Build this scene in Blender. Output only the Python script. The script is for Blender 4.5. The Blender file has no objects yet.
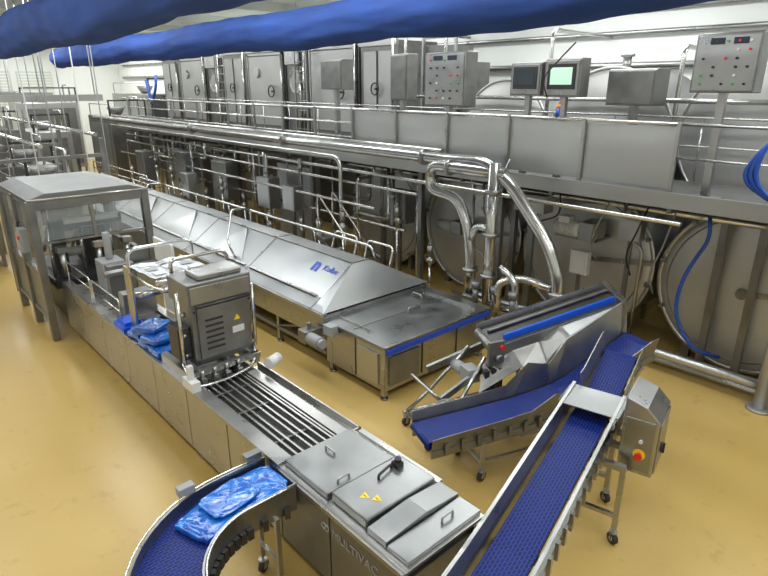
import bpy, math, random
from mathutils import Vector, Matrix, Euler
random.seed(7)
COL=bpy.context.scene.collection
# ---------------------------------------------------------------- materials
MATS={}
def mat(name,col,metal=0.0,rough=0.5,var=0.0,ns=4.0,st=(1,1,1),rv=0.0,bump=0.0,trans=0.0,alpha=1.0,emis=0.0,coat=0.0,col2=None,spec=0.5):
    m=bpy.data.materials.new(name); m.use_nodes=True; nt=m.node_tree; b=nt.nodes['Principled BSDF']
    b.inputs['Base Color'].default_value=(*col,1); b.inputs['Metallic'].default_value=metal; b.inputs['Roughness'].default_value=rough
    b.inputs['Transmission Weight'].default_value=trans; b.inputs['Alpha'].default_value=alpha; b.inputs['Coat Weight'].default_value=coat
    b.inputs['Coat Roughness'].default_value=0.15
    if emis: b.inputs['Emission Color'].default_value=(*col,1); b.inputs['Emission Strength'].default_value=emis
    tc=nt.nodes.new("ShaderNodeTexCoord"); mp=nt.nodes.new("ShaderNodeMapping"); mp.inputs['Scale'].default_value=st
    nz=nt.nodes.new("ShaderNodeTexNoise"); nz.inputs['Scale'].default_value=ns; nz.inputs['Detail'].default_value=5
    nt.links.new(tc.outputs['Object'],mp.inputs['Vector']); nt.links.new(mp.outputs['Vector'],nz.inputs['Vector'])
    if var or col2:
        r=nt.nodes.new("ShaderNodeValToRGB"); c2=col2 or tuple(c*(1-var) for c in col)
        r.color_ramp.elements[0].position=.3; r.color_ramp.elements[1].position=.72
        r.color_ramp.elements[0].color=(*c2,1); r.color_ramp.elements[1].color=(*col,1)
        nt.links.new(nz.outputs['Fac'],r.inputs['Fac']); nt.links.new(r.outputs['Color'],b.inputs['Base Color'])
    if rv:
        mr=nt.nodes.new("ShaderNodeMapRange"); mr.inputs['From Min'].default_value=.3; mr.inputs['From Max'].default_value=.7
        mr.inputs['To Min'].default_value=max(.02,rough-rv); mr.inputs['To Max'].default_value=rough+rv
        nt.links.new(nz.outputs['Fac'],mr.inputs['Value']); nt.links.new(mr.outputs['Result'],b.inputs['Roughness'])
    if bump:
        bp=nt.nodes.new("ShaderNodeBump"); bp.inputs['Strength'].default_value=bump; bp.inputs['Distance'].default_value=.03
        nt.links.new(nz.outputs['Fac'],bp.inputs['Height']); nt.links.new(bp.outputs['Normal'],b.inputs['Normal'])
    MATS[name]=m; return m
steel=mat("brushed_steel",(.45,.45,.445),.95,.30,.14,3,(1,1,1),.05)
steelb=mat("bright_steel",(.52,.53,.53),.97,.32,.09,2,(1,1,1),.05)
hoodm=mat("hood_steel",(.42,.435,.445),.97,.34,.14,1.2,(1,1,1),.06)
lidm=mat("lid_steel",(.35,.36,.365),.97,.33,.18,3,(1,1,1),.07)
roofm=mat("roof_steel",(.26,.265,.27),.95,.4,.15,2,(1,1,1),.05)
steeld=mat("dull_steel",(.27,.27,.265),.85,.38,.22,4,(1,1,1),.06)
steelk=mat("dark_steel",(.09,.09,.09),.8,.42,.3,5,(1,1,1),.05)
pipem=mat("polished_pipe",(.62,.62,.61),.98,.2,.1,5,(1,1,1),.04)
tankm=mat("tank_steel",(.50,.50,.50),.75,.38,.14,1.2,(1,1,1),.05)
doorm=mat("tank_door_steel",(.58,.58,.57),.62,.42,.2,1.2,(1,1,1),.06)
bar_m=mat("barrier_steel",(.50,.51,.51),.88,.40,.12,.9,(1,1,3),.05)
black=mat("black_rubber",(.02,.02,.02),0,.5)
plastw=mat("white_plastic",(.60,.61,.60),0,.4)
plastg=mat("grey_plastic",(.28,.29,.30),0,.45)
red=mat("red_plastic",(.6,.02,.02),0,.35)
green=mat("green_plastic",(.05,.35,.1),0,.35)
yellow=mat("yellow_sign",(.8,.55,.02),0,.4)
orange=mat("orange_plastic",(.8,.25,.02),0,.4)
blueb=mat("bright_blue_plastic",(.01,.09,.62),0,.3)
hoseb=mat("blue_hose",(.015,.08,.42),0,.35)
fabric=mat("blue_fabric",(.022,.08,.36),0,.85,.4,3.0,(1,.35,1),0,.9)
filmb=mat("blue_film",(.012,.22,.74),0,.08,.6,4,(1,2.5,1),0,1.0,coat=.8,col2=(.004,.06,.40))
film=mat("clear_film",(.72,.78,.86),0,.15,.25,10,alpha=.88)
acryl=mat("clear_acrylic",(.5,.56,.6),0,.05,alpha=.16)
wallm=mat("wall_paint",(.80,.82,.80),0,.5,.04,1.5)
ceilm=mat("ceiling_paint",(.78,.81,.75),0,.6,.05,1)
lampm=mat("lamp_glow",(.95,1,.98),0,.5,emis=5)
screen=mat("screen_glow",(.42,.68,.50),0,.3,emis=.55)
screeng=mat("screen_dark",(.03,.04,.05),0,.15)
inkb=mat("blue_lettering",(.01,.06,.45),0,.4)
inkl=mat("grey_lettering",(.30,.30,.30),0,.4)
brassm=mat("valve_cover",(.2,.21,.22),.6,.35)
fl=mat("floor_resin",(.53,.37,.125),0,.34,0,.5,(1,1,1),.07,col2=(.475,.32,.095),coat=.10)
nt=fl.node_tree; b_=nt.nodes['Principled BSDF']; tc=nt.nodes.new("ShaderNodeTexCoord")
n2=nt.nodes.new("ShaderNodeTexNoise"); n2.inputs['Scale'].default_value=3.5; n2.inputs['Detail'].default_value=10; n2.inputs['Roughness'].default_value=.7
nt.links.new(tc.outputs['Object'],n2.inputs['Vector'])
r2=nt.nodes.new("ShaderNodeValToRGB"); r2.color_ramp.elements[0].position=.32; r2.color_ramp.elements[0].color=(.86,.84,.80,1); r2.color_ramp.elements[1].position=.42; r2.color_ramp.elements[1].color=(1,1,1,1)
nt.links.new(n2.outputs['Fac'],r2.inputs[0]); mx=nt.nodes.new("ShaderNodeMix"); mx.data_type='RGBA'; mx.blend_type='MULTIPLY'; mx.inputs['Factor'].default_value=1
src=b_.inputs['Base Color'].links[0].from_socket; nt.links.new(src,mx.inputs['A']); nt.links.new(r2.outputs[0],mx.inputs['B']); nt.links.new(mx.outputs['Result'],b_.inputs['Base Color'])
def beltmat():
    m=bpy.data.materials.new("belt_modular"); m.use_nodes=True; nt=m.node_tree; b=nt.nodes['Principled BSDF']
    tc=nt.nodes.new("ShaderNodeTexCoord"); br=nt.nodes.new("ShaderNodeTexBrick"); br.inputs['Scale'].default_value=1
    br.inputs['Color1'].default_value=(.003,.010,.12,1); br.inputs['Color2'].default_value=(.002,.006,.075,1); br.inputs['Mortar'].default_value=(.02,.05,.28,1)
    br.inputs['Brick Width'].default_value=.05; br.inputs['Row Height'].default_value=.028; br.inputs['Mortar Size'].default_value=.003
    nt.links.new(tc.outputs['Object'],br.inputs['Vector']); nt.links.new(br.outputs['Color'],b.inputs['Base Color'])
    bp=nt.nodes.new("ShaderNodeBump"); bp.inputs['Strength'].default_value=.4; bp.inputs['Distance'].default_value=.004
    nt.links.new(br.outputs['Fac'],bp.inputs['Height']); nt.links.new(bp.outputs['Normal'],b.inputs['Normal'])
    b.inputs['Roughness'].default_value=.42; b.inputs['Specular IOR Level'].default_value=.25
    return m
belt=beltmat()
# ---------------------------------------------------------------- mesh builder
def fil(pts,r,k=5):
    pts=[Vector(p) for p in pts]
    if r<=0 or len(pts)<3: return pts
    out=[pts[0]]
    for i in range(1,len(pts)-1):
        a=pts[i-1]-pts[i]; b=pts[i+1]-pts[i]
        d=min(r,a.length*.49,b.length*.49); p0=pts[i]+a.normalized()*d; p1=pts[i]+b.normalized()*d
        for j in range(k+1):
            t=j/k; out.append(p0*(1-t)**2+pts[i]*2*t*(1-t)+p1*t*t)
    out.append(pts[-1]); return out
class M:
    def __init__(s): s.v=[];s.f=[];s.m=[];s.s=[]
    def add(s,vs,fs,m=0,sm=False):
        o=len(s.v); s.v+=[Vector(v) for v in vs]
        for f in fs: s.f.append(tuple(i+o for i in f)); s.m.append(m); s.s.append(sm)
        return s
    def box(s,x0,y0,z0,x1,y1,z1,m=0):
        return s.add([(x0,y0,z0),(x1,y0,z0),(x1,y1,z0),(x0,y1,z0),(x0,y0,z1),(x1,y0,z1),(x1,y1,z1),(x0,y1,z1)],
          [(3,2,1,0),(4,5,6,7),(0,1,5,4),(1,2,6,5),(2,3,7,6),(3,0,4,7)],m)
    def obox(s,c,sz,rot=(0,0,0),m=0):
        R=Euler(rot).to_matrix(); c=Vector(c); a,b,d=[q/2 for q in sz]
        vs=[c+R@Vector(p) for p in [(-a,-b,-d),(a,-b,-d),(a,b,-d),(-a,b,-d),(-a,-b,d),(a,-b,d),(a,b,d),(-a,b,d)]]
        return s.add(vs,[(3,2,1,0),(4,5,6,7),(0,1,5,4),(1,2,6,5),(2,3,7,6),(3,0,4,7)],m)
    def bar(s,p,q,w,h=None,m=0):
        h=h or w; p=Vector(p);q=Vector(q); d=(q-p).normalized()
        up=Vector((0,0,1)) if abs(d.z)<.95 else Vector((0,1,0)); x=d.cross(up).normalized(); y=x.cross(d)
        vs=[]
        for b in (p,q):
            for i,j in ((-1,-1),(1,-1),(1,1),(-1,1)): vs.append(b+x*i*w/2+y*j*h/2)
        return s.add(vs,[(3,2,1,0),(4,5,6,7),(0,1,5,4),(1,2,6,5),(2,3,7,6),(3,0,4,7)],m)
    def tube(s,pts,r,n=8,fr=0,m=0,closed=False):
        P=fil(pts,fr); N=len(P); prev=None; vs=[]
        for i,p in enumerate(P):
            if closed: t=(P[(i+1)%N]-P[i-1])
            else: t=(P[min(i+1,N-1)]-P[max(i-1,0)])
            if t.length<1e-7: t=Vector((0,0,1))
            t.normalize()
            if prev is None:
                u=Vector((0,0,1)) if abs(t.z)<.9 else Vector((1,0,0)); u=(u-t*u.dot(t)).normalized()
            else: u=(prev-t*prev.dot(t)).normalized()
            prev=u; w=t.cross(u)
            for k in range(n):
                a=2*math.pi*k/n; vs.append(p+(u*math.cos(a)+w*math.sin(a))*r)
        fs=[]
        for i in range(N if closed else N-1):
            j=(i+1)%N
            for k in range(n): fs.append((i*n+k,i*n+(k+1)%n,j*n+(k+1)%n,j*n+k))
        s.add(vs,fs,m,True)
        if not closed:
            o=len(s.v)-len(vs)
            s.f.append(tuple(o+k for k in reversed(range(n)))); s.m.append(m); s.s.append(False)
            s.f.append(tuple(o+(N-1)*n+k for k in range(n))); s.m.append(m); s.s.append(False)
        return s
    def cyl(s,p,q,r,n=16,m=0,r2=None):
        p=Vector(p);q=Vector(q); d=(q-p).normalized(); u=Vector((0,0,1)) if abs(d.z)<.9 else Vector((1,0,0)); u=(u-d*u.dot(d)).normalized(); w=d.cross(u)
        r2=r if r2 is None else r2
        vs=[p+(u*math.cos(2*math.pi*k/n)+w*math.sin(2*math.pi*k/n))*r for k in range(n)]+[q+(u*math.cos(2*math.pi*k/n)+w*math.sin(2*math.pi*k/n))*r2 for k in range(n)]
        s.add(vs,[(k,(k+1)%n,n+(k+1)%n,n+k) for k in range(n)],m,True)
        o=len(s.v)-2*n
        s.f.append(tuple(o+k for k in reversed(range(n)))); s.m.append(m); s.s.append(False)
        s.f.append(tuple(o+n+k for k in range(n))); s.m.append(m); s.s.append(False)
        return s
    def rev(s,c,axis,prof,n=32,m=0):
        c=Vector(c); d=Vector(axis).normalized(); u=Vector((0,0,1)) if abs(d.z)<.9 else Vector((1,0,0)); u=(u-d*u.dot(d)).normalized(); w=d.cross(u)
        vs=[]
        for (a,r) in prof:
            for k in range(n): vs.append(c+d*a+(u*math.cos(2*math.pi*k/n)+w*math.sin(2*math.pi*k/n))*r)
        fs=[]
        for i in range(len(prof)-1):
            for k in range(n): fs.append((i*n+k,i*n+(k+1)%n,(i+1)*n+(k+1)%n,(i+1)*n+k))
        return s.add(vs,fs,m,True)
    def prism(s,poly,ax,a0,a1,m=0):
        def mk(p,a):
            if ax=='x': return (a,p[0],p[1])
            if ax=='y': return (p[0],a,p[1])
            return (p[0],p[1],a)
        n=len(poly); vs=[mk(p,a0) for p in poly]+[mk(p,a1) for p in poly]
        s.add(vs,[(k,(k+1)%n,n+(k+1)%n,n+k) for k in range(n)]+[tuple(reversed(range(n))),tuple(range(n,2*n))],m)
        return s
    def plate(s,pts,th=.01,m=0):
        pts=[Vector(p) for p in pts]; nrm=(pts[1]-pts[0]).cross(pts[2]-pts[0]).normalized()*th; n=len(pts)
        return s.add(pts+[p-nrm for p in pts],[tuple(range(n)),tuple(reversed(range(n,2*n)))]+[(k,n+k,n+(k+1)%n,(k+1)%n) for k in range(n)],m)
    def torus(s,c,axis,R,r,n=28,k=8,m=0):
        c=Vector(c); d=Vector(axis).normalized(); u=Vector((0,0,1)) if abs(d.z)<.9 else Vector((1,0,0)); u=(u-d*u.dot(d)).normalized(); w=d.cross(u)
        return s.tube([c+(u*math.cos(2*math.pi*i/n)+w*math.sin(2*math.pi*i/n))*R for i in range(n)],r,k,0,m,True)
OFF={}
def T(name,label,cat,loc=(0,0,0),rz=None,group=None):
    o=bpy.data.objects.new(name,None); COL.objects.link(o); o.location=loc; o.empty_display_size=.1
    if rz is not None: o.rotation_euler=(0,0,rz); OFF[o.name]=Vector((0,0,0))
    else: OFF[o.name]=Vector(loc)
    o["label"]=label; o["category"]=cat
    if group: o["group"]=group
    return o
def mk(name,b,mats,off):
    me=bpy.data.meshes.new(name); me.from_pydata([tuple(v-off) for v in b.v],[],b.f)
    if not isinstance(mats,(list,tuple)): mats=[mats]
    for q in mats: me.materials.append(q)
    me.polygons.foreach_set("material_index",b.m); me.polygons.foreach_set("use_smooth",b.s); me.update()
    o=bpy.data.objects.new(name,me); COL.objects.link(o); return o
def P(par,name,b,mats,label=None,bev=0):
    off=OFF[par.name]; o=mk(name,b,mats,off); o.parent=par; OFF[o.name]=off
    if label: o["label"]=label
    if bev:
        md=o.modifiers.new("bevel",'BEVEL'); md.width=bev; md.segments=2; md.limit_method='ANGLE'; md.angle_limit=math.radians(50)
    return o
def S(name,label,cat,b,mats,group=None,kind=None,bev=0):
    xs=[v.x for v in b.v]; ys=[v.y for v in b.v]; zs=[v.z for v in b.v]
    off=Vector(((min(xs)+max(xs))/2,(min(ys)+max(ys))/2,min(zs)))
    o=mk(name,b,mats,off); o.location=off; OFF[o.name]=off
    if kind: o["kind"]=kind
    else: o["label"]=label; o["category"]=cat
    if group: o["group"]=group
    if bev:
        md=o.modifiers.new("bevel",'BEVEL'); md.width=bev; md.segments=2; md.limit_method='ANGLE'
    return o
def text(par,name,body,size,loc,xdir,ydir,m,ext=.0015,label=None,bold=0.0,wx=1.0):
    cu=bpy.data.curves.new(name,'FONT'); cu.body=body; cu.size=size; cu.extrude=ext; cu.align_x='CENTER'; cu.align_y='CENTER'; cu.offset=bold
    t=bpy.data.objects.new("tmp",cu); COL.objects.link(t)
    dg=bpy.context.evaluated_depsgraph_get(); me=bpy.data.meshes.new_from_object(t.evaluated_get(dg)); bpy.data.objects.remove(t)
    me.materials.clear(); me.materials.append(m)
    x=Vector(xdir).normalized(); y=Vector(ydir).normalized(); z=x.cross(y).normalized(); y=z.cross(x)
    R=Matrix((x,y,z)).transposed().to_4x4(); me.transform(Matrix.Translation(Vector(loc)-OFF[par.name])@R@Matrix.Diagonal((wx,1,1,1)))
    o=bpy.data.objects.new(name,me); COL.objects.link(o); o.parent=par; OFF[o.name]=OFF[par.name]
    o["label"]=label or (body.replace("\n"," ")+" lettering"); return o
def caster(par,x,y,ztop=.18,yaw=0.0):
    b=M(); c,s_=math.cos(yaw),math.sin(yaw)
    b.cyl((x,y,.085),(x,y,ztop),.012,8,0)
    b.cyl((x,y,.125),(x,y,.14),.04,12,0)
    ox,oy=-.02*s_,.02*c
    b.cyl((x-ox,y-oy,.06),(x+ox,y+oy,.06),.06,18,1)
    b.cyl((x-ox*1.3,y-oy*1.3,.06),(x+ox*1.3,y+oy*1.3,.06),.025,12,0)
    for q in (-1.5,1.5): b.bar((x+ox*q,y+oy*q,.05),(x+ox*q,y+oy*q,.13),.035,.004,0)
    P(par,"caster",b,[steel,black],"swivel caster with dark wheel")
# ---------------------------------------------------------------- room
def struct(name,b,m): o=S(name,None,None,b,m,kind="structure"); return o
struct("floor",M().box(-4,-4,-.1,14,40,0),fl)
struct("wall_back",M().box(13,-4,0,13.2,40,6.6),wallm)
struct("wall_far",M().box(-4,38,0,13,38.2,6.6),wallm)
struct("wall_side",M().box(-4.2,-4,0,-4,40,6.6),wallm)
struct("wall_near",M().box(-4,-4.2,0,13,-4,6.6),wallm)
struct("ceiling",M().box(-4,-4,6.6,14,40,6.75),ceilm)
for i in range(9):
    struct("trim_%d"%(i+1),M().box(-4,-1+i*4.5,6.35,13,-.8+i*4.5,6.6),ceilm)
for i,x in enumerate((3.6,5.6,7.6)):
    b=M(); b.box(x,37.9,3.0,x+1.7,37.98,4.9,0)
    for k in range(12): b.box(x+.05,37.86,3.08+k*.15,x+1.65,37.9,3.17+k*.15,1)
    struct("window_%d"%(i+1),b,[plastw,ceilm])
b=M()
for k,z in enumerate((4.6,5.25,5.7)): b.cyl((12.9,-3.5,z),(12.9,37,z),.05 if k else .07,8)
struct("trim_20",b,steel)
for (x,ys) in ((-.5,(1,6,11,17,24,31)),(3.6,(0,5,10,16,23,30)),(7.6,(0,5,10,16,23,30)),(11.2,(1,6,11,17,24,31))):
    for y in ys:
        t=T("ceiling_lamp","long white fluorescent luminaire hanging under the ceiling","lamp",(x,y,6.2),group="ceiling luminaires")
        P(t,"housing",M().box(x-.12,y-.9,6.27,x+.12,y+.9,6.33).cyl((x,y-.6,6.33),(x,y-.6,6.6),.01,6).cyl((x,y+.6,6.33),(x,y+.6,6.6),.01,6),plastw)
        P(t,"tube_diffuser",M().box(x-.09,y-.87,6.22,x+.09,y+.87,6.27),lampm)
def area(x,y,z,sx,sy,e,rot=(0,0,0)):
    l=bpy.data.lights.new("area_light",'AREA'); l.shape='RECTANGLE'; l.size=sx; l.size_y=sy; l.energy=e; l.color=(.97,1,.98)
    o=bpy.data.objects.new("area_light",l); COL.objects.link(o); o.location=(x,y,z); o.rotation_euler=rot
for x in (-.5,3.6,7.6,11.2):
    for y in (0,6.5,13,20,28,34): area(x,y,6.15,.8,4.8,136 if y<15 else 165)
# ---------------------------------------------------------------- blue ducts
def duct(name_lbl,pts,r):
    t=T("air_duct",name_lbl,"duct",(pts[0][0],pts[0][1],pts[0][2]))
    PP=fil(pts,1.0); seg=[]
    for i in range(len(PP)-1):
        n=max(1,int((PP[i+1]-PP[i]).length/.07))
        for j in range(n): seg.append(PP[i].lerp(PP[i+1],j/n))
    seg.append(PP[-1]); b=M(); n=36; vs=[];fs=[]
    for i,p in enumerate(seg):
        y=p.y
        rr=r*(1+.015*math.sin(y*9)+.014*math.sin(y*4.3+1)+.02*math.sin(y*1.9)); sag=.02*math.sin(y*1.5)
        for k in range(n):
            a=2*math.pi*k/n
            fold=.026*math.sin(5*a+1.3*math.sin(y*1.3)+y*.9)+.020*math.sin(9*a-y*2.2+math.sin(y*3.1))+.014*math.sin(13*a+y*6)
            w=rr*(1+fold)
            vs.append((p.x+math.cos(a)*w,p.y,p.z+sag+math.sin(a)*w*(1.0 if math.sin(a)<0 else .93)))
    for i in range(len(seg)-1):
        for k in range(n): fs.append((i*n+k,(i+1)*n+k,(i+1)*n+(k+1)%n,i*n+(k+1)%n))
    fs.append(tuple(range(n))); fs.append(tuple(reversed(range((len(seg)-1)*n,len(seg)*n))))
    b.add(vs,fs,0,True); P(t,"fabric_sleeve",b,fabric)
    y0=min(pts[0][1],pts[-1][1]); y1=max(pts[0][1],pts[-1][1]); y=y0+.5; za=max(p[2] for p in pts)+r
    h=M()
    while y<y1:
        h.cyl((pts[0][0],y,za-r*.3),(pts[0][0],y,6.6),.006,5); y+=1.6
    h.cyl((pts[0][0],y0,za+.02),(pts[0][0],y1,za+.02),.012,6)
    P(t,"suspension_rail",h,steel)
duct("royal blue fabric air duct hanging above the packaging line",[(2.3,-3,5.3),(2.3,1,5.22),(2.3,3.5,5.08),(2.3,7.2,4.97),(2.3,12,4.94),(2.3,30,4.9)],.31)
duct("royal blue fabric air duct over the tunnel line",[(5,-3,5.27),(5,-.5,5.19),(5,1.5,5.07),(5,4.2,4.95),(5,11,4.94),(5,19.2,4.92)],.265)

# ---------------------------------------------------------------- packaging machine
pm=T("packaging_machine","long stainless thermoforming packaging machine with lids and sealing station","packaging machine",(2.6,6.3,0))
b=M(); b.box(2.24,2.25,.25,2.98,10.6,.86)
P(pm,"base_frame",b,steeld)
y=2.22; ps=[.85,.75,.95,.95,.95,.95,.95,.95,1.1]
for i,w in enumerate(ps):
    P(pm,"side_panel",M().box(2.19,y+.01,.24,2.24,y+w-.01,.94 if i<2 else .985),steeld if i<2 else steel,bev=.006); y+=w
P(pm,"top_rim",M().box(2.185,2.22,.945,2.24,3.82,.985),steel,bev=.004)
y=2.22
for w in ps:
    P(pm,"rear_panel",M().box(2.98,y+.01,.24,3.02,y+w-.01,.93),steel); y+=w
for yy in (2.6,4.2,5.8,7.4,9.0,10.4):
    for xx in (2.35,2.87): P(pm,"foot",M().cyl((xx,yy,.02),(xx,yy,.26),.025,10).cyl((xx,yy,0),(xx,yy,.03),.06,14),steel)
P(pm,"deck_edge",M().box(2.19,3.82,.985,2.34,10.6,1.03),steel,bev=.004)
P(pm,"deck_edge",M().box(2.9,3.82,.95,3.02,10.6,1.0),steel,bev=.004)
P(pm,"deck_tray",M().box(2.34,3.82,.9,2.9,10.6,.925),steelk,"dark recessed deck between chain rails")
for i,xx in enumerate((2.36,2.43,2.50,2.60,2.67,2.76,2.83,2.87)):
    P(pm,"chain_rail",M().box(xx,3.85,.925,xx+.022,5.8,.985),steel)
for yy in (4.2,4.9,5.4): P(pm,"deck_crossbar",M().box(2.34,yy,.925,2.9,yy+.03,.955),steeld)
P(pm,"side_tray",M().box(3.02,3.9,.84,3.22,5.9,.87).box(3.2,3.9,.84,3.22,5.9,.93).box(3.02,3.9,.84,3.22,3.92,.93),steel)
P(pm,"deck_plate",M().box(2.2,2.2,.985,3.06,3.82,1.01),steel)
def tri(par,x,y,z,s=.045,ang=0):
    b=M(); pts=[]
    for k in range(3):
        a=ang+math.pi/2+k*2*math.pi/3; pts.append((x+math.cos(a)*s,y+math.sin(a)*s,z))
    b.plate(pts,.0015,0)
    b.box(x-.004,y-.008,z,x+.004,y+.016,z+.0012,1); b.box(x-.004,y-.019,z,x+.004,y-.012,z+.0012,1)
    P(par,"warning_triangle",b,[yellow,black],"yellow warning triangle sticker")
def handle(par,p,q,h=.05,r=.011,m=None):
    p=Vector(p);q=Vector(q);u=Vector((0,0,h)); P(par,"handle",M().tube([p,p+u,q+u,q],r,8,.03),m or steel)
lid=P(pm,"cover_lid",M().box(2.25,3.17,1.01,2.99,3.80,1.065),lidm,bev=.01)
handle(lid,(2.40,3.22,1.06),(2.52,3.22,1.06)); handle(lid,(2.62,3.55,1.06),(2.62,3.68,1.06),.04)
lid=P(pm,"cover_lid",M().box(2.27,2.70,1.01,3.03,3.14,1.10),lidm,bev=.015)
tri(lid,2.44,2.92,1.102,.05,-.8); tri(lid,2.49,2.83,1.102,.05,-.8)
P(lid,"latch",M().box(2.86,2.98,1.10,2.93,3.06,1.15).cyl((2.90,3.02,1.15),(2.90,3.02,1.18),.03,14),black)
P(lid,"handle",M().tube([(2.66,3.0,1.1),(2.66,3.0,1.14),(2.84,3.04,1.14),(2.84,3.04,1.1)],.012,8,.03),black,"black bar handle")
lid=P(pm,"cover_lid",M().prism([(2.25,1.01),(3.05,1.01),(3.05,1.07),(2.68,1.10),(2.25,1.07)],'y',2.46,2.67),lidm,bev=.006)
lid=P(pm,"cover_lid",M().prism([(2.25,1.01),(3.05,1.01),(3.05,1.05),(2.25,1.05)],'y',2.23,2.45),lidm,bev=.006)
handle(lid,(2.72,2.34,1.05),(2.84,2.34,1.05))
P(pm,"cover_strip",M().box(3.06,2.7,.98,3.12,3.75,1.03),steel)
text(pm,"lettering","MULTIVAC",.115,(2.183,2.75,.81),(0,-1,0),(0,0,1),inkl,.002,bold=.000)
P(pm,"emblem",M().torus((2.186,3.14,.81),(1,0,0),.028,.006,18,6).torus((2.186,3.10,.81),(1,0,0),.028,.006,18,6),inkl,"interlocked ring emblem beside lettering")
sx=.07
st=P(pm,"sealing_station",M().box(2.36+sx,5.9,1.12,3.1+sx,6.38,1.86).box(2.33+sx,5.88,1.84,3.12+sx,6.42,2.12),steeld,"upright steel sealing and marking station",bev=.012)
P(st,"front_plate",M().box(2.42+sx,5.872,1.2,3.06+sx,5.9,1.82),steeld,bev=.006)
P(st,"upper_plate",M().box(2.36+sx,5.865,1.88,3.09+sx,5.88,2.08),steel,bev=.004)
for k in range(6): P(st,"vent_slot",M().box(2.5+sx,5.866,1.3+k*.07,2.72+sx,5.873,1.325+k*.07),black)
P(st,"warning_triangle",M().plate([(2.86+sx,5.868,1.58),(2.94+sx,5.868,1.58),(2.90+sx,5.868,1.65)],.003),yellow)
P(st,"rating_plate",M().box(2.83+sx,5.866,1.42,2.98+sx,5.873,1.5),plastw)
P(st,"side_box",M().box(2.28,5.98,1.2,2.36+sx,6.25,1.6),steelk,bev=.01)
P(st,"top_housing",M().box(2.5+sx,5.95,2.12,3.05+sx,6.3,2.19),steel,bev=.02)
P(st,"hinge",M().cyl((2.4+sx,5.86,1.85),(3.08+sx,5.86,1.85),.018,10),steelk)
for xx in (2.38,3.07):
    for zz in (1.17,1.8): P(st,"bolt",M().cyl((xx+sx,5.87,zz),(xx+sx,5.86,zz),.015,8),black)
P(st,"side_column",M().cyl((3.16+sx,5.95,1.14),(3.16+sx,5.95,1.95),.022,10),pipem); P(st,"side_column",M().cyl((2.30,5.92,1.14),(2.30,5.92,2.05),.022,10),pipem)
for zz in (1.25,1.5,1.75): P(st,"knob",M().cyl((2.33+sx,6.0,zz),(2.26+sx,6.0,zz),.03,12),steel)
P(pm,"station_base",M().box(2.25,5.75,1.02,2.33,6.5,1.14).box(2.25,5.72,1.08,3.16,5.8,1.14).box(3.06,5.75,1.0,3.16,6.5,1.14),steel)
for xx in (2.4,2.55,2.7,2.85): P(pm,"clamp_block",M().cyl((xx,5.7,1.03),(xx,5.7,1.16),.02,10).box(xx-.03,5.66,1.0,xx+.03,5.74,1.06),steel)
P(pm,"guard_tube",M().tube([(2.24,5.82,1.25),(2.24,5.62,1.02),(2.6,5.58,1.01),(3.05,5.66,1.03),(3.18,5.9,1.2)],.018,8,.2),pipem)
P(pm,"front_bar",M().box(2.2,5.6,1.14,2.26,5.66,1.3).box(2.18,5.5,1.03,2.28,5.75,1.14),plastw)
for (yy,z,x0,x1,zb) in ((6.5,2.26,2.5,3.22,2.1),(7.3,2.26,2.28,3.12,1.05)):
    P(pm,"tubular_arch",M().tube([(x0,yy-.0,zb),(x0,yy,z),(x1,yy,z),(x1,yy,zb if zb<2 else 1.1)],.024,10,.12),pipem)
P(pm,"tubular_arch",M().tube([(2.28,7.3,1.95),(2.28,6.6,1.95),(2.42,6.45,1.9)],.02,8,.1),pipem)
n=12; g=[[Vector((2.34+.74*i/n,6.6+.92*j/n,2.035+.008*math.sin(i*.9)+.006*math.cos(j*1.3+i)-.05*(j/n))) for i in range(n+1)] for j in range(n+1)]
b=M(); b.add([p for r_ in g for p in r_],[(j*(n+1)+i,j*(n+1)+i+1,(j+1)*(n+1)+i+1,(j+1)*(n+1)+i) for j in range(n) for i in range(n)],0,True)
fw=P(pm,"film_web",b,film,"thin pale packaging film web")
for i in range(3):
    for j in range(3): P(fw,"printed_patch",M().box(2.40+i*.22,6.72+j*.26,2.044-.015*j,2.54+i*.22,6.86+j*.26,2.048-.015*j),plastg if (i+j)%2 else plastw)
for (yy,zz,rr) in ((6.6,1.98,.035),(7.55,1.93,.035),(7.55,1.55,.05)): P(pm,"film_roller",M().cyl((2.34,yy,zz),(3.08,yy,zz),rr,14),pipem)
for xx in (2.33,3.09): P(pm,"roller_bracket",M().box(xx-.015,7.45,1.0,xx+.015,7.65,1.97),steel)
P(pm,"film_roll",M().cyl((3.1,5.45,1.1),(3.28,5.52,1.1),.065,20),plastw,"white roll of label film")
for k in range(6):
    y0=8.1+k*.4
    for x0,x1 in ((2.36,2.62),(2.63,2.88)): P(pm,"format_plate",M().box(x0,y0,.93,x1,y0+.36,.97),steel)
for (y0,y1) in ((7.9,9.1),(9.2,10.4)):
    P(pm,"side_rail",M().tube([(2.27,y0,1.03),(2.27,y0,1.42),(2.27,y1,1.42),(2.27,y1,1.03)],.014,8,.06).tube([(2.27,y0,1.25),(2.27,y1,1.25)],.01,6),pipem)
P(pm,"cross_sealer_unit",M().box(2.45,8.3,.97,2.92,8.5,1.35),steel,bev=.01)
P(pm,"film_dancer_unit",M().box(2.5,9.0,.97,2.9,9.15,1.6).cyl((2.42,8.95,1.5),(2.95,8.95,1.5),.05,12),steeld,bev=.01)
P(pm,"drive_box",M().box(2.6,9.6,.97,2.95,10.0,1.5).cyl((2.78,9.8,1.5),(2.78,9.8,1.95),.06,14),plastg,"pneumatic drive unit",bev=.02)
P(pm,"machine_display",M().box(3.04,7.9,1.0,3.12,8.3,1.9).box(3.02,7.75,1.75,3.06,8.4,2.1),plastw,"slim upright display arm",bev=.01)
for k in range(3):
    P(pm,"cable",M().tube([(2.95+.04*k,6.4,1.9),(3.2+.03*k,6.7,1.7),(3.2,7.2,1.2),(3.05,7.6,1.0)],.012,6,.3),black)
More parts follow.
